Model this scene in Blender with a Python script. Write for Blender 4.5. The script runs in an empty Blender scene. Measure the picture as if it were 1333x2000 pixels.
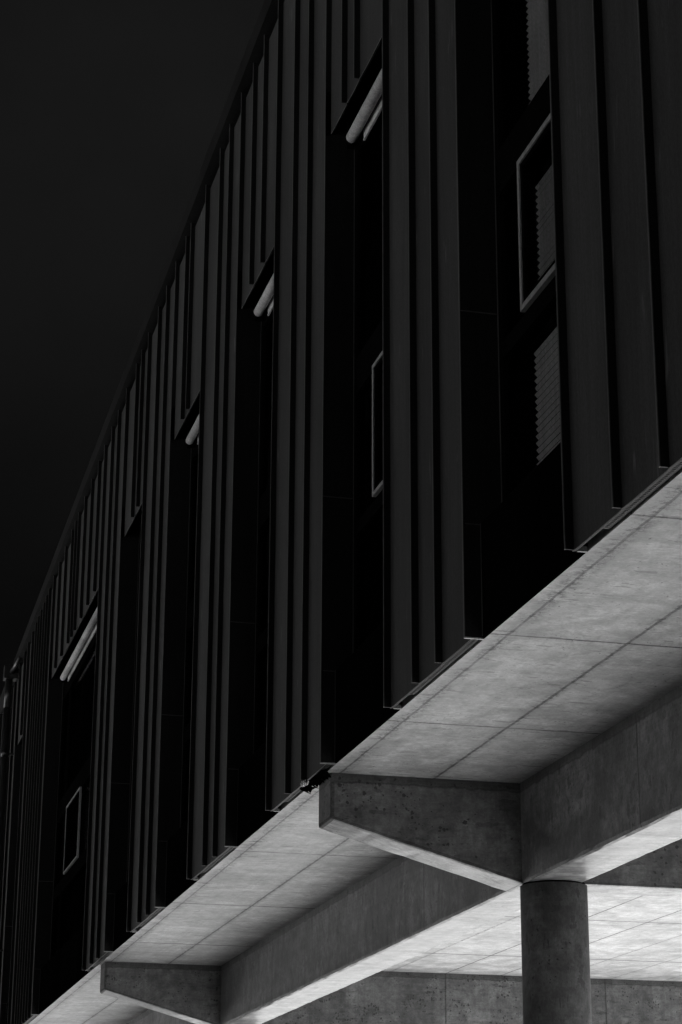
import bpy, bmesh, math, random
from mathutils import Vector, Matrix
random.seed(7)
S = bpy.context.scene
COL = S.collection
EYE = 1.6                      # camera height above the paving; "z" below is measured from the eye

# ------------------------------------------------------------------ camera
cam_d = bpy.data.cameras.new("camera")
cam = bpy.data.objects.new("camera", cam_d); COL.objects.link(cam)
pitch, az, roll = math.radians(18.9), math.radians(14.05), math.radians(0.27)
fw = Vector((math.sin(az)*math.cos(pitch), math.cos(az)*math.cos(pitch), math.sin(pitch)))
r0 = Vector((math.cos(az), -math.sin(az), 0.0)); u0 = r0.cross(fw)
rt = r0*math.cos(roll)+u0*math.sin(roll); up = -r0*math.sin(roll)+u0*math.cos(roll)
M = Matrix((rt, up, -fw)).transposed().to_4x4(); M.translation = (0, 0, EYE)
cam.matrix_world = M
cam_d.sensor_fit = 'VERTICAL'; cam_d.sensor_height = 36.0
cam_d.lens = 36.0*4160/2000
cam_d.clip_start = 0.1; cam_d.clip_end = 3000
S.camera = cam

# ------------------------------------------------------------------ light
SUN_EL, SUN_AZ = math.radians(26.3), math.radians(70)       # azimuth from +Y (along the facade) towards +X (behind it)
w = bpy.data.worlds.new("World"); S.world = w; w.use_nodes = True
nt = w.node_tree; nt.nodes.clear()
sky = nt.nodes.new('ShaderNodeTexSky'); sky.sky_type = 'NISHITA'; sky.sun_disc = False
sky.sun_elevation = SUN_EL; sky.sun_rotation = SUN_AZ
sep = nt.nodes.new('ShaderNodeSeparateColor')              # a red filter, as in black and white photography
bg = nt.nodes.new('ShaderNodeBackground'); out = nt.nodes.new('ShaderNodeOutputWorld')
gm = nt.nodes.new('ShaderNodeMath'); gm.operation = 'MULTIPLY'; gm.inputs[1].default_value = 0.012
nt.links.new(sky.outputs[0], sep.inputs[0]); nt.links.new(sep.outputs[0], gm.inputs[0])
tc = nt.nodes.new('ShaderNodeTexCoord'); sx = nt.nodes.new('ShaderNodeSeparateXYZ'); nt.links.new(tc.outputs['Generated'], sx.inputs[0])
mr = nt.nodes.new('ShaderNodeMapRange'); mr.interpolation_type = 'SMOOTHSTEP'      # the filter darkens the sky towards the horizon
mr.inputs[1].default_value = .15; mr.inputs[2].default_value = .62; mr.inputs[3].default_value = .25; mr.inputs[4].default_value = 1.75
cn = nt.nodes.new('ShaderNodeTexNoise'); cn.inputs['Scale'].default_value = 5; cn.inputs['Detail'].default_value = 6; nt.links.new(tc.outputs['Generated'], cn.inputs['Vector'])
cr = nt.nodes.new('ShaderNodeMapRange'); cr.inputs[1].default_value = .3; cr.inputs[2].default_value = .7; cr.inputs[3].default_value = .66; cr.inputs[4].default_value = 1.28
nt.links.new(cn.outputs['Fac'], cr.inputs[0])
g3_ = nt.nodes.new('ShaderNodeMath'); g3_.operation = 'MULTIPLY'; nt.links.new(mr.outputs[0], g3_.inputs[0]); nt.links.new(cr.outputs[0], g3_.inputs[1])
g2_ = nt.nodes.new('ShaderNodeMath'); g2_.operation = 'MULTIPLY'
nt.links.new(sx.outputs[2], mr.inputs[0]); nt.links.new(gm.outputs[0], g2_.inputs[0]); nt.links.new(g3_.outputs[0], g2_.inputs[1])
nt.links.new(g2_.outputs[0], bg.inputs[0]); nt.links.new(bg.outputs[0], out.inputs[0])
bg.inputs[1].default_value = 0.05
sd = bpy.data.lights.new("sun", 'SUN'); sd.energy = 5.0; sd.angle = math.radians(0.5); sd.color = (1, 1, 1)
sun = bpy.data.objects.new("sun", sd); COL.objects.link(sun)
tosun = Vector((math.sin(SUN_AZ)*math.cos(SUN_EL), math.cos(SUN_AZ)*math.cos(SUN_EL), math.sin(SUN_EL)))
sun.rotation_euler = tosun.to_track_quat('Z', 'Y').to_euler(); sun.location = (30, 30, 40)
S.view_settings.view_transform = 'Standard'; S.view_settings.look = 'None'
S.view_settings.gamma = 1.0; S.view_settings.use_curve_mapping = False
S.view_settings.exposure = 2.23

# ------------------------------------------------------------------ node helpers
class NB:
    def __init__(s, name):
        s.m = bpy.data.materials.new(name); s.m.use_nodes = True
        s.t = s.m.node_tree; s.t.nodes.clear()
        s.out = s.n('ShaderNodeOutputMaterial')
        s.co = s.n('ShaderNodeTexCoord').outputs['Object']
        x = s.n('ShaderNodeSeparateXYZ'); s.l(s.co, x.inputs[0]); s.X, s.Y, s.Z = x.outputs
    def n(s, t): return s.t.nodes.new(t)
    def l(s, a, b): s.t.links.new(a, b)
    def v(s, sock, val):
        if isinstance(val, bpy.types.NodeSocket): s.l(val, sock)
        else: sock.default_value = val
    def math(s, op, a, b=0.0, c=0.0, clamp=False):
        n = s.n('ShaderNodeMath'); n.operation = op; n.use_clamp = clamp
        s.v(n.inputs[0], a); s.v(n.inputs[1], b); s.v(n.inputs[2], c); return n.outputs[0]
    def vec(s, sx, sy, sz):
        n = s.n('ShaderNodeVectorMath'); n.operation = 'MULTIPLY'; s.l(s.co, n.inputs[0]); n.inputs[1].default_value = (sx, sy, sz)
        return n.outputs[0]
    def noise(s, scale, vec=None, detail=5, rough=.55, dist=0.0):
        n = s.n('ShaderNodeTexNoise'); n.inputs['Scale'].default_value = scale; n.inputs['Detail'].default_value = detail
        n.inputs['Roughness'].default_value = rough; n.inputs['Distortion'].default_value = dist
        s.l(vec or s.co, n.inputs['Vector']); return n.outputs['Fac']
    def voro(s, scale, vec=None, rnd=1.0):
        n = s.n('ShaderNodeTexVoronoi'); n.inputs['Scale'].default_value = scale; n.inputs['Randomness'].default_value = rnd
        s.l(vec or s.co, n.inputs['Vector']); return n
    def ramp(s, x, a, b, lo=0.0, hi=1.0):      # smooth remap
        n = s.n('ShaderNodeMapRange'); n.interpolation_type = 'SMOOTHSTEP'; s.v(n.inputs[0], x)
        n.inputs[1].default_value = a; n.inputs[2].default_value = b; n.inputs[3].default_value = lo; n.inputs[4].default_value = hi
        return n.outputs[0]
    def mul(s, *a):
        r = a[0]
        for b in a[1:]: r = s.math('MULTIPLY', r, b)
        return r
    def finish(s, val, rough=.6, spec=.5, bump=None, bstr=.3, bdist=.01, metal=0.0):
        p = s.n('ShaderNodeBsdfPrincipled'); s.v(p.inputs['Base Color'], val)
        s.v(p.inputs['Roughness'], rough); s.v(p.inputs['Specular IOR Level'], spec); p.inputs['Metallic'].default_value = metal
        if bump is not None:
            b = s.n('ShaderNodeBump'); b.inputs['Strength'].default_value = bstr; b.inputs['Distance'].default_value = bdist
            s.l(bump, b.inputs['Height']); s.l(b.outputs[0], p.inputs['Normal'])
        s.l(p.outputs[0], s.out.inputs[0]); return s.m

def concrete(name, base=.42, spec=.5, sk=1.0, xs=(), ys=(), axis='x', top=None, vertical=False, rough=.5, pores=1.0, contrast=1.0, vj=()):
    b = NB(name)
    big = b.noise(1.1, detail=4); mid = b.noise(4.5, detail=8, rough=.68)
    fine = b.noise(60, detail=4, rough=.7)
    if axis == 'x': sv = b.vec(1.6, 14, 14)
    elif axis == 'y': sv = b.vec(14, 1.6, 14)
    else: sv = b.vec(14, 14, 1.6)
    streak = b.noise(2.2, sv, detail=9, rough=.8, dist=.5)
    streak2 = b.noise(6.0, sv, detail=4, rough=.7)
    k = contrast
    c = b.ramp(big, .35, .65, 1-.20*k, 1+.12*k)
    c = b.mul(c, b.ramp(mid, .38, .62, 1-.26*k, 1+.18*k))
    c = b.mul(c, b.ramp(streak, .36, .60, 1-.26*k*sk, 1+.10*k*sk))
    cloud = b.noise(2.3, detail=9, rough=.74, dist=1.2)      # cloudy trowelled patches with hard rims
    c = b.mul(c, b.ramp(cloud, .44, .53, 1-.17*k, 1+.05*k))
    c = b.mul(c, b.ramp(fine, .3, .7, .90, 1.09), b.ramp(b.noise(22, sv if not vertical else b.co, detail=6, rough=.75), .4, .6, 1-.10*k, 1+.07*k))
    patch = b.noise(1.7, detail=8, rough=.7, dist=.8)
    c = b.mul(c, b.ramp(patch, .57, .60, 1.0, 1+.13*k), b.ramp(patch, .36, .42, 1-.2*k, 1.0))
    # gritty mottle, faint board lines and short rubbed dashes
    grit = b.noise(13, detail=10, rough=.88)
    c = b.mul(c, b.ramp(grit, .40, .60, 1-.22*k, 1+.15*k))
    one = b.n('ShaderNodeTexNoise'); one.noise_dimensions = '1D'; one.inputs['Scale'].default_value = 11; one.inputs['Detail'].default_value = 3
    b.l(b.X if axis == 'x' else b.Z, one.inputs['W']); c = b.mul(c, b.ramp(one.outputs['Fac'], .47, .53, 1-.045*k, 1+.035*k))
    dv = b.vec(7, 34, 34) if axis == 'x' else b.vec(20, 20, 12)
    dw = b.n('ShaderNodeVectorMath'); dw.operation = 'MULTIPLY_ADD'; dn0 = b.n('ShaderNodeTexNoise'); dn0.inputs['Scale'].default_value = 20; dn0.inputs['Detail'].default_value = 5
    b.l(b.co, dn0.inputs['Vector']); b.l(dn0.outputs['Color'], dw.inputs[0]); dw.inputs[1].default_value = (1.3, 1.3, 1.3); b.l(dv, dw.inputs[2])
    vd = b.voro(1.0, dw.outputs[0]); cd = b.n('ShaderNodeSeparateColor'); b.l(vd.outputs['Color'], cd.inputs[0])
    dash = b.mul(b.math('LESS_THAN', vd.outputs['Distance'], b.mul(b.math('POWER', cd.outputs[0], 6.0), .55)), b.ramp(mid, .42, .5, .3, 1))
    c = b.mul(c, b.math('SUBTRACT', 1.0, b.mul(dash, .38)))
    # thin dark scrapes and scattered air holes, each grouped by a slow mask
    scr = b.mul(b.ramp(streak2, .60, .66, 0, 1), b.ramp(mid, .46, .58, 0, 1))
    c = b.mul(c, b.math('SUBTRACT', 1.0, b.mul(scr, .55*k)))
    dn = b.n('ShaderNodeTexNoise'); dn.inputs['Scale'].default_value = 45; dn.inputs['Detail'].default_value = 3; b.l(b.co, dn.inputs['Vector'])
    da = b.n('ShaderNodeVectorMath'); da.operation = 'MULTIPLY_ADD'; b.l(dn.outputs['Color'], da.inputs[0]); da.inputs[1].default_value = (.03, .03, .03); b.l(b.co, da.inputs[2])
    v1 = b.voro(15, da.outputs[0]); mask1 = b.ramp(b.noise(3.0), .38, .62, .35, .9)
    sz = b.math('MULTIPLY', mask1, b.noise(31, detail=1))
    cs = b.n('ShaderNodeSeparateColor'); b.l(v1.outputs['Color'], cs.inputs[0])
    hole = b.math('LESS_THAN', v1.outputs['Distance'], b.mul(sz, b.math('POWER', cs.outputs[0], 3.0), .46*pores))
    v2 = b.voro(38, da.outputs[0]); cs2 = b.n('ShaderNodeSeparateColor'); b.l(v2.outputs['Color'], cs2.inputs[0])
    hole2 = b.math('LESS_THAN', v2.outputs['Distance'], b.mul(b.math('POWER', cs2.outputs[0], 2.0), b.ramp(b.noise(5.0), .42, .62, .2, 1), .45*pores))
    holes = b.math('MAXIMUM', hole, hole2)
    c = b.mul(c, b.math('SUBTRACT', 1.0, b.mul(holes, .72)))
    bump = b.math('SUBTRACT', b.mul(mid, .35), holes)
    wob = b.mul(b.math('SUBTRACT', b.noise(5.0, detail=6, rough=.7), .5), .02)
    smear_n = b.noise(9.0, detail=8, rough=.8)
    stain_n = b.noise(26, detail=8, rough=.85)
    def joint(coord, pos, wdt, dark, leak):
        nonlocal c, bump
        d = b.math('ABSOLUTE', b.math('SUBTRACT', b.math('ADD', coord, wob), pos))
        ln = b.ramp(d, wdt*.5, wdt*1.15, 1, 0)
        c = b.mul(c, b.math('SUBTRACT', 1.0, b.mul(ln, b.ramp(smear_n, .3, .6, dark*.55, dark))))
        lk = b.mul(b.ramp(d, 0, leak*3.0, 1, 0), b.ramp(stain_n, .47, .55, 0, 1), b.ramp(mid, .40, .50, .3, 1))
        c = b.mul(c, b.math('SUBTRACT', 1.0, b.mul(lk, .72)))
        bump = b.math('SUBTRACT', bump, b.mul(ln, .8))
    for p, wd, dk, lk in xs: joint(b.X, p, wd, dk, lk)
    for p, wd, dk, lk in ys: joint(b.Y, p, wd, dk, lk)
    for p in vj: joint(b.Y if axis == 'y' or axis == 'z' else b.X, p, .009, .55, .006)
    if top is not None:                      # the cold joint and grout stain where a beam meets the slab
        zz = b.math('ADD', b.Z, b.mul(b.math('SUBTRACT', b.noise(7, b.vec(1, 1, .3), detail=6, rough=.7), .5), .06))
        band = b.ramp(zz, top-.075, top-.035, 0, 1)
        c = b.mul(c, b.math('SUBTRACT', 1.0, b.mul(band, b.ramp(mid, .35, .6, .25, .6))))
        d = b.math('ABSOLUTE', b.math('SUBTRACT', zz, top-.055))
        c = b.mul(c, b.math('SUBTRACT', 1.0, b.mul(b.ramp(d, .002, .010, 1, 0), .45)))
    c = b.mul(c, base)
    return b.finish(c, rough=b.ramp(mid, .3, .7, rough-.07, rough+.1), spec=spec, bump=bump, bstr=.35, bdist=.004)

def metal_paint(name, base, rough=.5, spec=.5, streak=True):
    b = NB(name)
    f = b.noise(170, b.vec(1, 1, .35), detail=3, rough=.7); g = b.noise(1.3, b.vec(1, 1, .25), detail=4)
    st = b.noise(9, b.vec(3, 3, .12), detail=5, rough=.7)
    c = b.mul(b.ramp(f, .3, .7, .70, 1.3), b.ramp(g, .35, .65, .78, 1.18), b.ramp(st, .35, .65, .84, 1.14), base)
    if streak:                               # pale lime runs on the sheets
        v = b.noise(26, b.vec(1.0, 1.0, .10), detail=2, rough=.5, dist=.3)
        m = b.ramp(b.noise(2.3, detail=2), .52, .66, 0, 1)
        run = b.mul(b.ramp(v, .62, .70, 0, 1), m)
        c = b.math('ADD', c, b.mul(run, base*1.6+.008))
    return b.finish(c, rough=rough, spec=spec, bump=f, bstr=.12, bdist=.001)

# joints in the formwork: position, width, darkness, leakage
JX = [(3.225, .009, .62, .035), (3.845, .011, .72, .020), (5.67, .005, .5, .01), (6.31, .004, .5, .01), (6.94, .010, .8, .006), (7.58, .010, .8, .006), (8.22, .005, .7, .006), (8.86, .005, .6, .006), (9.5, .005, .6, .006)]
JY = [(7.66, .010, .85, .008), (9.52, .010, .78, .008), (11.41, .010, .85, .010), (15.83, .012, .75, .008), (18.56, .022, .8, .008), (21.25, .026, .8, .008), (5.8, .006, .7, .006)]
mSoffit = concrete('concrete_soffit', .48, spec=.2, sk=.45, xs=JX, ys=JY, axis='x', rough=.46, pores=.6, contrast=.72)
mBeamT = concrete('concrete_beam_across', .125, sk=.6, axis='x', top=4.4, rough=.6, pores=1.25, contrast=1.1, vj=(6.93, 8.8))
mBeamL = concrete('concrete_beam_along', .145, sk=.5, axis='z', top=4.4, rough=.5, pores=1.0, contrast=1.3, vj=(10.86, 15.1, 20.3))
mUnder = concrete('concrete_beam_underside', .33, axis='x', rough=.36, pores=.7, contrast=1.25)  # smoother face, paler than the sides: light from below put into the colour
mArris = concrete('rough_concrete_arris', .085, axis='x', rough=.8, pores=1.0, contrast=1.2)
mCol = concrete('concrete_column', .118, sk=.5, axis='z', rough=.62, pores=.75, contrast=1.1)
mPan = metal_paint('dark_zinc_sheet', .034, rough=.65, spec=.22)
mReveal = metal_paint('dark_zinc_shaded', .010, rough=.5, spec=.12, streak=False)  # the sheet zinc darkened: shade on side faces put into the colour
mEdge = metal_paint('sheet_edge_highlight', .055, rough=.45, streak=False)  # the sheet zinc paled: highlight along folded edges put into the colour
mDrip = metal_paint('pale_drip_edge', .26, rough=.35, streak=False)  # drip lip, much paler than the sheets
mDark = metal_paint('dark_lining', .004, rough=.8, spec=.0, streak=False)
mVent = metal_paint('grey_vent_strip', .020, rough=.6, streak=False)
mSpan = metal_paint('black_spandrel_glass', .002, rough=.6, spec=.0, streak=False)
mFrame = metal_paint('pale_casement_paint', .25, rough=.4, streak=False)
mFrameD = metal_paint('black_frame_paint', .003, rough=.7, spec=.0, streak=False)
mCoping = metal_paint('coping_sheet', .010, rough=.7, spec=.04, streak=False)
mPipe = metal_paint('pipe_paint', .017, rough=.35, streak=False)
mFabric = metal_paint('blind_fabric', .42, rough=.8, spec=.1, streak=False)
mSlat = metal_paint('blind_slat', .24, rough=.5, streak=False)
b = NB('foil'); mFoil = b.finish(b.ramp(b.noise(90), .4, .6, .08, .7), rough=.25, metal=.9)
b = NB('window_glass')
tr = b.n('ShaderNodeBsdfTransparent'); tr.inputs[0].default_value = (.85, .85, .85, 1)
gl = b.n('ShaderNodeBsdfGlossy'); gl.inputs['Roughness'].default_value = .02; gl.inputs[0].default_value = (.8, .8, .8, 1)
fr = b.n('ShaderNodeFresnel'); fr.inputs[0].default_value = 1.45
mx = b.n('ShaderNodeMixShader'); b.l(b.math('MULTIPLY', fr.outputs[0], .10), mx.inputs[0]); b.l(tr.outputs[0], mx.inputs[1]); b.l(gl.outputs[0], mx.inputs[2]); b.l(mx.outputs[0], b.out.inputs[0]); mGlass = b.m
b = NB('pale_paving')
g1 = b.noise(.35, detail=5); g2 = b.noise(4, detail=6, rough=.7); g3 = b.noise(50, detail=3)
jx = b.math('ABSOLUTE', b.math('SUBTRACT', b.math('FRACT', b.math('MULTIPLY', b.X, 1.25)), .5))
jy = b.math('ABSOLUTE', b.math('SUBTRACT', b.math('FRACT', b.math('MULTIPLY', b.Y, 1.25)), .5))
j = b.math('MAXIMUM', b.ramp(jx, .485, .495, 0, 1), b.ramp(jy, .485, .495, 0, 1))
c = b.mul(b.ramp(g1, .3, .7, .9, 1.08), b.ramp(g2, .3, .7, .9, 1.1), b.ramp(g3, .3, .7, .95, 1.05), b.math('SUBTRACT', 1, b.mul(j, .5)), .55)
mGround = b.finish(c, rough=.8, spec=.3)

# ------------------------------------------------------------------ mesh helpers (coordinates: X into the building, Y along it, z from the eye)
ROOT = Vector((3.03, 6.62, 0))
class MB:
    def __init__(s): s.bm = bmesh.new(); s.mats = []
    def mi(s, m):
        if m not in s.mats: s.mats.append(m)
        return s.mats.index(m)
    def box(s, x0, x1, y0, y1, z0, z1, m, z1b=None, z0b=None):
        """z1b / z0b: top / bottom heights at y1 when the piece follows a fall"""
        z1b = z1 if z1b is None else z1b; z0b = z0 if z0b is None else z0b
        v = [s.bm.verts.new((x, y, z+EYE)) for x, y, z in ((x0,y0,z0),(x1,y0,z0),(x1,y1,z0b),(x0,y1,z0b),(x0,y0,z1),(x1,y0,z1),(x1,y1,z1b),(x0,y1,z1b))]
        k = s.mi(m)
        for f in ((3,2,1,0),(4,5,6,7),(0,1,5,4),(1,2,6,5),(2,3,7,6),(3,0,4,7)):
            s.bm.faces.new([v[i] for i in f]).material_index = k
        return s
    def quad(s, pts, m):
        f = s.bm.faces.new([s.bm.verts.new((p[0], p[1], p[2]+EYE)) for p in pts]); f.material_index = s.mi(m); return s
    def cyl(s, p, q, r, m, seg=24, r2=None, caps=True):
        p, q = Vector(p)+Vector((0,0,EYE)), Vector(q)+Vector((0,0,EYE)); r2 = r if r2 is None else r2
        d = (q-p).normalized(); a = d.orthogonal().normalized(); c = d.cross(a); k = s.mi(m)
        A = [s.bm.verts.new(p+(a*math.cos(t)+c*math.sin(t))*r) for t in [2*math.pi*i/seg for i in range(seg)]]
        B = [s.bm.verts.new(q+(a*math.cos(t)+c*math.sin(t))*r2) for t in [2*math.pi*i/seg for i in range(seg)]]
        for i in range(seg):
            f = s.bm.faces.new((A[i], A[(i+1)%seg], B[(i+1)%seg], B[i])); f.material_index = k; f.smooth = True
        if caps:
            s.bm.faces.new(A[::-1]).material_index = k; s.bm.faces.new(B).material_index = k
        return s
    def build(s, name, parent=None, label=None, bevel=None):
        if bevel:
            es = [e for e in s.bm.edges if bevel[0](e)]
            bmesh.ops.bevel(s.bm, geom=es, offset=bevel[1], segments=bevel[2], affect='EDGES', profile=.6)
        bmesh.ops.recalc_face_normals(s.bm, faces=s.bm.faces)
        me = bpy.data.meshes.new(name); s.bm.to_mesh(me); s.bm.free()
        for m in s.mats: me.materials.append(m)
        o = bpy.data.objects.new(name, me); COL.objects.link(o)
        if parent is not None:
            o.parent = parent
            if parent.name.split('.')[0] == 'building' : o.location = -ROOT      # mesh data stay in world coordinates
        if label: o['label'] = label
        return o

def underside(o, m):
    """the smooth plywood-formed underside of a beam, paled to hold the light from below"""
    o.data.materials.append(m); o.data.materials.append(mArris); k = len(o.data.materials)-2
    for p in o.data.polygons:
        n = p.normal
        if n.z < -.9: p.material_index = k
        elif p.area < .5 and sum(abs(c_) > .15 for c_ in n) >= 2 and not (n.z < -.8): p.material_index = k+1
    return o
def ragged(o, axis, step, amp, keep_above, rnd=random.Random(3)):
    """cut the beam into short lengths and knock its lower arrises slightly out of line"""
    bm = bmesh.new(); bm.from_mesh(o.data)
    lo = min(v.co[axis] for v in bm.verts); hi = max(v.co[axis] for v in bm.verts)
    n = Vector((0, 0, 0)); n[axis] = 1; t = max(lo, 2.0)+step if axis == 1 else lo+step
    while t < min(hi, 26.0)-step*.5:
        p = Vector((0, 0, 0)); p[axis] = t
        bmesh.ops.bisect_plane(bm, geom=bm.verts[:]+bm.edges[:]+bm.faces[:], plane_co=p, plane_no=n); t += step*rnd.uniform(.6, 1.4)
    for v in bm.verts:
        if v.co.z < keep_above and lo+.02 < v.co[axis] < hi-.02: v.co.z += rnd.gauss(0, amp); v.co[1-axis] += rnd.gauss(0, amp)
    bm.to_mesh(o.data); bm.free()
def tag(o, label, cat, kind=None):
    o['label'] = label; o['category'] = cat
    if kind: o['kind'] = kind

# ------------------------------------------------------------------ ground
g = MB(); g.quad([(-1500,-1500,-EYE),(1500,-1500,-EYE),(1500,1500,-EYE),(-1500,1500,-EYE)], mGround)
go = g.build('ground'); go['kind'] = 'structure'; go['label'] = 'pale square paving slabs around and beneath the raised building'

# ------------------------------------------------------------------ building
bld = bpy.data.objects.new('building', None); COL.objects.link(bld); bld.location = ROOT
tag(bld, 'raised building in dark ribbed sheet metal above a bare concrete slab, beams and column', 'building')

D = 3.03            # plane of the seam tips
PAN = D+.045        # plane of the sheets
YN, YF, XB = -8.0, 44.0, 13.0
ZS = 2.8            # soffit
def ztop(y): return 9.235-.0287*(y-14.5)          # underside of the coping
def zhead(y): return 7.17+.010*(y-12)

# -- concrete frame
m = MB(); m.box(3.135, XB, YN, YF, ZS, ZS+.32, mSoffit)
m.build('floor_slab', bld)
X0, X1, ZB = 4.42, 4.775, 2.15
m = MB(); m.box(X0, X1, YN, YF, ZB, ZS, mBeamL)
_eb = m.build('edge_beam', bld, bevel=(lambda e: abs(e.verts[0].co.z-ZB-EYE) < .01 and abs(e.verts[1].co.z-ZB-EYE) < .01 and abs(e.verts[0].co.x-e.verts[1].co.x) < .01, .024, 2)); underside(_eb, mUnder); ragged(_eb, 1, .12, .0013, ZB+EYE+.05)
def cant(y0, y1):
    m = MB(); bm = m.bm; k = m.mi(mBeamT)
    P = [(3.165, ZS-.002), (X0+.0, ZS-.002), (X0+.0, 2.155), (3.165, 2.505)]
    A = [bm.verts.new((x, y0, z+EYE)) for x, z in P]; B = [bm.verts.new((x, y1, z+EYE)) for x, z in P]
    bm.faces.new(A); bm.faces.new(B[::-1])
    for i in range(4): bm.faces.new((A[i], B[i], B[(i+1)%4], A[(i+1)%4]))
    def sel(e):
        a, b_ = e.verts[0].co, e.verts[1].co
        low = lambda v: v.z-EYE < 2.7
        if low(a) and low(b_): return not (a.x > 4.3 and b_.x > 4.3)
        return a.x < 3.2 and b_.x < 3.2 and abs(a.y-b_.y) < .01
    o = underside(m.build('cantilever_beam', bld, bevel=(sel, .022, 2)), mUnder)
    ragged(o, 0, .07, .0011, ZS+EYE-.15)
    return o
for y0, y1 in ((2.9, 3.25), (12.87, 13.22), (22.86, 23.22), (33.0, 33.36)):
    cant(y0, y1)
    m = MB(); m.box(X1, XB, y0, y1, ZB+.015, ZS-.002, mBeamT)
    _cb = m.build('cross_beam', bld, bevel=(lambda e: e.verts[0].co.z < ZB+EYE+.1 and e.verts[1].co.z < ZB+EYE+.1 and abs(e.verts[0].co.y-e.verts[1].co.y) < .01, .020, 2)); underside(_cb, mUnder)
for cy in (12.84, 22.95, 33.1):
    for cx in (4.618, 12.4):
        m = MB(); m.cyl((cx, cy, -EYE), (cx, cy, ZB-.012), .213, mCol, seg=72)
        m.cyl((cx, cy, ZB-.012), (cx, cy, ZB+.003), .198, mDark, seg=72)
        m.build('column', bld)

# -- core behind the cladding
m = MB()
m.box(3.75, XB-.02, YN+.02, YF-.02, ZS+.32, 8.2, mDark)
m.box(PAN+.03, XB-.02, YN+.02, YF-.02, ztop(YN)-.25, ztop(YN)-.02, mDark, z1b=ztop(YF)-.02, z0b=ztop(YF)-.25)
m.box(XB-.02, XB, YN, YF, ZS+.32, 8.4, mDark)
m.box(PAN+.03, 3.75, YN, YN+.03, ZS+.32, 8.2, mDark); m.box(PAN+.03, 3.75, YF-.03, YF, ZS+.32, 8.2, mDark)
m.build('inner_wall', bld)

# -- unseen block, added only to shade the paving on the near side
m = MB(); m.box(XB, 34.0, -45.0, 7.2, -EYE, 32.0, mBeamT); m.build('added_shade_block', bld)

# -- cladding groups (near end, seams..., far end) and the bays between them
GROUPS = [
    (-8.0, -7.4, -6.8, -6.2, -5.6, -5.0, -4.4, -3.8, -3.2, -2.6, -2.0, -1.4, -.8, -.2, .4, 1.0, 1.6, 2.1, 2.7, 3.2, 3.7, 4.2, 4.7, 5.15),
    (6.64, 7.11, 7.605, 8.176), (9.61, 10.12, 10.552, 11.12), (12.605, 13.147, 13.609, 14.218), (15.65, 16.156, 16.584, 17.267),
    (18.845, 19.376, 19.871, 20.51), (22.02, 22.634, 23.136, 23.73),
    (28.72, 29.25, 29.6, 29.95, 30.3, 30.62, 30.95, 31.4, 31.98), (33.2, 33.9, 34.5, 35.1, 35.7, 36.3, 36.9, 37.5, 38.1, 38.7, 39.3, 39.9, 40.5, 41.1, 41.7, 42.3, 42.9, 43.5, 44.0)]
BAYSEAMS = {0: (5.7, 6.15), 1: (8.65, 9.12), 2: (11.822, 12.156), 3: (14.74, 15.164), 4: (18.017, 18.288), 5: (20.95, 21.315),
            6: (24.24, 24.86, 25.48, 26.08, 26.41, 26.75, 27.43, 28.1), 7: (32.48,)}
T = .011
def tray(m, a_, b_, z0f, z1f):
    """one sheet-metal tray: flat, swept outward where it is folded up into the far seam"""
    L = b_-a_
    ys_ = [a_, a_+.012, a_+.03]+[b_-t for t in (.26, .20, .15, .11, .08, .055, .035, .018, 0) if t < L-.05]
    bow = random.uniform(-.0015, .0015)
    pr = [(y, PAN-.005*math.exp(-(b_-y)/.055)-.004*math.exp(-(y-a_)/.01)+bow*math.sin(math.pi*(y-a_)/L)) for y in ys_]
    k = m.mi(mPan); lo = [m.bm.verts.new((x, y, z0f(y)+EYE)) for y, x in pr]; hi = [m.bm.verts.new((x, y, z1f(y)+EYE)) for y, x in pr]
    for i in range(len(pr)-1):
        f = m.bm.faces.new((lo[i], lo[i+1], hi[i+1], hi[i])); f.material_index = k; f.smooth = True
    # folded lip along the bottom
    d = m.mi(mDrip)
    lip = [m.bm.verts.new((x-.002, y, z0f(y)+EYE-.0035)) for y, x in pr]; lip2 = [m.bm.verts.new((x+.012, y, z0f(y)+EYE-.001)) for y, x in pr]
    lo2 = [m.bm.verts.new((x-.002, y, z0f(y)+EYE+.0005)) for y, x in pr]
    for i in range(len(pr)-1):
        m.bm.faces.new((lip[i], lip[i+1], lo2[i+1], lo2[i])).material_index = d
        f = m.bm.faces.new((lip2[i], lip2[i+1], lip[i+1], lip[i])); f.material_index = m.mi(mReveal)
def seam(parent, y, z0, z1, tip=mEdge):
    """one standing seam: folded sheet, tip paled for the light it catches"""
    m = MB()
    m.box(D+.004, PAN, y-T/2, y+T/2, z0, z1, mReveal)
    m.box(D, D+.004, y-T/2-.001, y+T/2+.001, z0-.001, z1, tip)
    o = m.build('standing_seam', parent); return o
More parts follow.
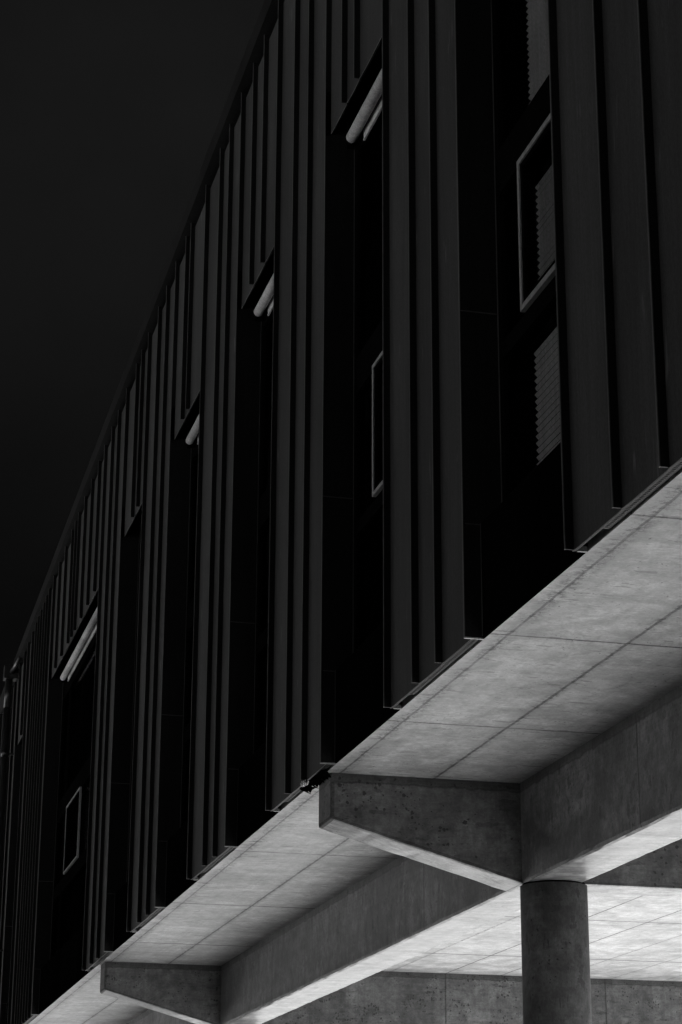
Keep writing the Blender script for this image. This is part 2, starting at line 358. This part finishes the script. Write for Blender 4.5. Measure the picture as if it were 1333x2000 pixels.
for gi, ys in enumerate(GROUPS):
    y0, y1 = ys[0], ys[-1]
    m = MB()
    for a_, b_ in zip(ys[:-1], ys[1:]): tray(m, a_, b_, lambda y: ZS, lambda y: ztop(y)-.045)
    m.box(PAN+.03, PAN+.04, y0, y1, ztop(y0)-.3, ztop(y0)+.05, mDark, z1b=ztop(y1)+.05, z0b=ztop(y1)-.3)  # near-black strip: shade under the coping put into the colour
    m.box(PAN+.012, 3.24, y1-.012, y1, ZS+.002, zhead(y1)+.2, mReveal)
    if gi == 0 or gi == len(GROUPS)-1: lab = None
    else: lab = None
    p = m.build('cladding_panel', bld, lab)
    for i, y in enumerate(ys):
        yy = y-T/2 if i == len(ys)-1 else (y+T/2 if i == 0 else y)
        if i == 0 and gi > 0: continue       # the near corner is the folded edge of the reveal
        seam(p, yy, ZS+.002, ztop(y)-.01)
    # ventilation strip under the group, short of the far corner
    v = MB()
    v.box(PAN+.014, 3.133, y0+.01, y1-.28, ZS+.012, ZS+.03, mVent)
    n = int((y1-y0)/.02)
    if 1 <= gi <= 6:
        for i in range(n):
            yy = y0+.02+i*.02
            if yy < y1-.30: v.box(PAN+.016, PAN+.036, yy, yy+.008, ZS+.006, ZS+.012, mVent)
    v.box(PAN+.012, 3.133, y1-.016, y1-.002, ZS-.004, ZS+.02, mDrip)
    v.build('vent_strip', p)

# -- bays
FR = {0: (5.25, 6.2, 4.36, 5.22), 1: (8.30, 9.18, 4.37, 5.205), 2: (11.24, 12.04, 4.365, 5.245), 3: (14.34, 14.95, 4.41, 5.29), 4: (17.4, 18.1, 4.42, 5.31),
      5: (20.62, 21.3, 4.44, 5.33), 6: (26.10, 27.46, 4.445, 5.32), 7: (32.1, 32.7, 4.48, 5.36)}
for k in range(len(GROUPS)-1):
    ya, yb = GROUPS[k][-1], GROUPS[k+1][0]         # near and far jamb
    zh = zhead((ya+yb)/2); zha, zhb = zhead(ya), zhead(yb)
    # lintel sheet above the window
    m = MB()
    cuts = (ya+.001,)+tuple(BAYSEAMS[k])+(yb-.001,)
    for a_, b_ in zip(cuts[:-1], cuts[1:]): tray(m, a_, b_, zhead, lambda y: ztop(y)-.045)
    m.box(PAN+.03, PAN+.04, ya, yb, ztop(ya)-.3, ztop(ya)+.05, mDark, z1b=ztop(yb)+.05, z0b=ztop(yb)-.3)  # same near-black strip, standing in for the coping's shade
    m.box(PAN+.012, 3.75, ya, yb, zha+.36, zha+.4, mDark, z1b=zhb+.4, z0b=zhb+.36)
    lp = m.build('lintel_panel', bld)
    for y in BAYSEAMS[k]: seam(lp, y, zhead(y)+.001, ztop(y)-.01)
    # window: fixed frame and transoms
    GX = 3.24
    m = MB(); f = .05
    m.box(GX, GX+.06, ya+.012, ya+.06, ZS+.55, zh+.3, mFrameD); m.box(GX, GX+.06, yb-.06, yb-.016, ZS+.55, zh+.3, mFrameD)
    fy0, fy1, fz0, fz1 = FR[k]
    for z0, z1 in ((3.39, 3.52), (4.27, fz0-.005), (fz1+.005, fz1+.26), (7.02, zh+.34)):
        m.box(GX-.003, GX+.057, ya+.062, yb-.062, z0, z1, mFrameD)
    if k == 6:
        for yy in (25.2, 27.9): m.box(GX+.001, GX+.05, yy, yy+.06, 3.5, 7.05, mFrameD)
    win = m.build('window', bld)
    m = MB(); m.box(GX+.025, GX+.031, ya+.03, yb-.03, 3.45, zh+.3, mGlass); m.build('pane', win)
    # pale opening casement, proud of the glass
    m = MB(); cx0, cx1, fwid = GX-.03, GX-.004, (.030 if k < 2 else .024)
    m.box(cx0, cx1, fy0, fy1, fz1-fwid, fz1, mFrame); m.box(cx0, cx1, fy0, fy1, fz0, fz0+fwid, mFrame)
    m.box(cx0, cx1, fy1-fwid, fy1, fz0+fwid, fz1-fwid, mFrame); m.box(cx0, cx1, fy0, fy0+fwid, fz0+fwid, fz1-fwid, mFrame)
    m.box(cx0+.008, cx1, fy0+fwid, fy1-fwid, fz0+fwid, fz0+fwid+.03, mFrameD); m.box(cx0+.008, cx1, fy0+fwid, fy1-fwid, fz1-fwid-.03, fz1-fwid, mFrameD)
    m.box(cx0+.008, cx1, fy1-fwid-.03, fy1-fwid, fz0+fwid+.03, fz1-fwid-.03, mFrameD)
    m.build('casement', win)
    # reveal sheet on the far jamb, folded round the corner
    m = MB()
    m.box(D, D+.004, yb-.003, yb+.013, ZS+.002, zh, mEdge, )
    m.box(D+.004, GX, yb-.001, yb+.011, ZS+.002, 4.545, mReveal); m.box(D+.004, GX, yb-.001, yb+.011, 4.549, zh+.34, mReveal)
    m.box(D+.006, GX-.012, yb-.004, yb-.001, 4.543, 4.549, mEdge)
    m.box(GX-.006, GX-.002, yb-.010, yb-.002, 3.42, zh+.3, mEdge)
    m.box(D, 3.133, yb-.003, yb+.011, ZS-.005, ZS+.002, mDrip)
    m.box(D+.004, PAN, yb+.011, yb+.013, ZS+.002, ztop(yb)+.04, mReveal)
    m.box(D, D+.004, yb-.001, yb+.011, zh, ztop(yb)+.04, mEdge); m.box(D+.004, PAN, yb-.001, yb+.011, zh, ztop(yb)+.04, mReveal)
    m.build('reveal', win)
    # spandrel box under the sill
    m = MB(); SX = 3.122
    m.box(SX, 3.60, ya+.001, yb-.004, ZS+.001, 3.39, mSpan)
    m.box(SX-.002, SX+.002, yb-.012, yb-.004, ZS+.01, 3.392, mEdge)
    m.box(D+.012, SX, yb-.006, yb-.001, 3.385, 3.389, mEdge)
    if k == 6:
        for yy in (25.2, 26.7): m.box(SX-.003, SX, yy, yy+.02, ZS+.01, 3.38, mDark)
    m.build('spandrel', win)
    # rolled fabric blind in the head pocket
    if k in (2, 3, 4, 6, 0, 1):
        m = MB(); r = .039; a_, b_ = ya+.08, {2: 12.40, 3: 15.42, 4: 18.52, 6: 28.13, 0: 6.4, 1: 9.4}[k]
        zr = lambda y: zhead(y)-.120
        m.cyl((3.165, a_, zr(a_)), (3.165, b_, zr(b_)), r, mFabric, seg=36)
        ro = m.build('roller_blind', win)
        m = MB(); m.cyl((3.165, b_, zr(b_)), (3.165, b_+.06, zr(b_)), .03, mDark)
        m.box(3.15, 3.23, b_+.05, b_+.065, zr(b_)-.05, zr(b_)+.3, mDark); m.build('bracket', ro)
        m = MB()
        m.quad([(3.213, a_, zr(a_)+.0), (3.213, b_-.12, zr(b_)+.0), (3.22, b_-.12, zr(b_)-.065), (3.22, a_, zr(a_)-.065)], mFabric)
        m.box(3.215, 3.227, a_, b_-.12, zr(a_)-.078, zr(a_)-.065, mFabric, z1b=zr(b_)-.065, z0b=zr(b_)-.078)
        m.build('fabric_hem', ro)
# venetian blinds behind the nearest window
def venetian(win, y0, y1, z0, z1, x=3.335):
    m = MB(); n = int((z1-z0)/.037); wd = .027
    for i in range(n):
        z = z0+.02+i*.037; t = math.radians(78+random.uniform(-3, 3)); dy = random.uniform(-.004, .004)
        dx, dz = wd/2*math.cos(t), wd/2*math.sin(t)
        m.quad([(x+dx, y0, z-dz), (x+dx, y1+dy-.012, z-dz), (x-dx, y1+dy+.012, z+dz), (x-dx, y0, z+dz)], mSlat)
        m.quad([(x+dx+.001, y0, z-dz), (x+dx+.001, y1+dy-.012, z-dz), (x-dx+.001, y1+dy+.012, z+dz), (x-dx+.001, y0, z+dz)], mSlat)
    m.box(x-.02, x+.02, y0, y1, z0-.012, z0+.002, mSlat)
    o = m.build('venetian_blind', win, 'closed pale slats behind the glass')
    m = MB(); m.box(x-.025, x+.025, y0, y1+.01, z1+.005, z1+.035, mFrameD); m.build('head_rail', o)
W = [o for o in bpy.data.objects if o.name.split('.')[0] == 'window']
w1 = W[1]
venetian(w1, 8.22, 9.31, 5.56, 6.95); venetian(w1, 8.22, 9.24, 4.56, 5.15); venetian(w1, 8.22, 9.33, 3.60, 4.245)

# -- coping and parapet edge
m = MB()
YA, YB = YN-.02, YF+.02
m.box(D-.035, D+.30, YA, YB, ztop(YA)-.0, ztop(YA)+.125, mCoping, z1b=ztop(YB)+.125, z0b=ztop(YB))
m.box(D-.042, D-.035, YA, YB, ztop(YA)+.0, ztop(YA)+.185, mCoping, z1b=ztop(YB)+.185, z0b=ztop(YB)+.0)
m.box(D-.035, XB, YA, YB, ztop(YA)+.125, ztop(YA)+.18, mCoping, z1b=ztop(YB)+.18, z0b=ztop(YB)+.125)
m.build('coping', bld)

# -- rainwater pipe at the far end
PX, PY = 2.93, 33.75
m = MB(); m.cyl((PX, PY, -EYE), (PX, PY, 8.55), .052, mPipe, seg=28)
pipe = m.build('downpipe', bld)
for z in (1.2, 4.2, 7.30):
    m = MB(); m.cyl((PX, PY, z), (PX, PY, z+.10), .061, mPipe, seg=28); m.box(PX, D+.04, PY-.02, PY+.02, z+.03, z+.06, mPipe); m.build('pipe_clamp', pipe)
m = MB(); m.cyl((PX, PY, 8.1), (PX, PY, 8.56), .060, mPipe, seg=28)
m.build('pipe_socket', pipe)
m = MB(); m.box(PX-.09, D+.03, PY-.12, PY+.10, 8.56, 8.78, mPipe); m.build('rain_hopper', pipe)
m = MB(); m.cyl((PX+.02, PY-.12, 8.66), (PX+.08, 32.9, 8.72), .03, mPipe, seg=16); m.build('inlet_arm', pipe)

# ------------------------------------------------------------------ crumpled foil wedged under the sheet edge
bmf = bmesh.new(); bmesh.ops.create_icosphere(bmf, subdivisions=4, radius=1.0)
for v in bmf.verts:
    n = math.sin(v.co.x*7+v.co.y*5)*math.sin(v.co.z*9+1.3)*.22+math.sin(v.co.y*13-v.co.z*11)*.12+random.uniform(-.05, .05)
    v.co *= 1+n
    v.co = Vector((v.co.x*.018, v.co.y*.07, v.co.z*.018))
me = bpy.data.meshes.new('crumpled_foil'); bmf.to_mesh(me); bmf.free(); me.materials.append(mFoil)
fo = bpy.data.objects.new('crumpled_foil', me); COL.objects.link(fo); fo.location = (3.06, 13.16, ZS+EYE-.018)
tag(fo, 'crumpled shiny foil scrap wedged under the cladding edge beside the concrete beam end', 'foil scrap')

# ragged sealing membrane hanging out over the beam end
bmm = bmesh.new(); NX, NY = 6, 34; rows = []
for i in range(NY+1):
    y = 12.80+.62*i/NY; row = []
    for j in range(NX+1):
        t = j/NX; edge = .5+.5*abs(math.sin(i*1.7)*math.cos(i*.9+1))
        x = 3.085+.085*t*edge; z = ZS-.004-.045*t*edge*(.6+.4*math.sin(i*2.3))+random.uniform(-.003, .003)
        row.append(bmm.verts.new((x-3.1, y-13.1, z-ZS)))
    rows.append(row)
for i in range(NY):
    for j in range(NX): bmm.faces.new((rows[i][j], rows[i+1][j], rows[i+1][j+1], rows[i][j+1]))
ex = bmesh.ops.extrude_face_region(bmm, geom=bmm.faces[:])
for v in [g_ for g_ in ex['geom'] if isinstance(g_, bmesh.types.BMVert)]: v.co.z += .004
bmesh.ops.recalc_face_normals(bmm, faces=bmm.faces)
me = bpy.data.meshes.new('membrane_scrap'); bmm.to_mesh(me); bmm.free(); me.materials.append(mSpan)
mo = bpy.data.objects.new('membrane_scrap', me); COL.objects.link(mo); mo.location = (3.1, 13.1, ZS+EYE)
tag(mo, 'ragged black sealing membrane hanging over the top of the concrete beam end', 'membrane')
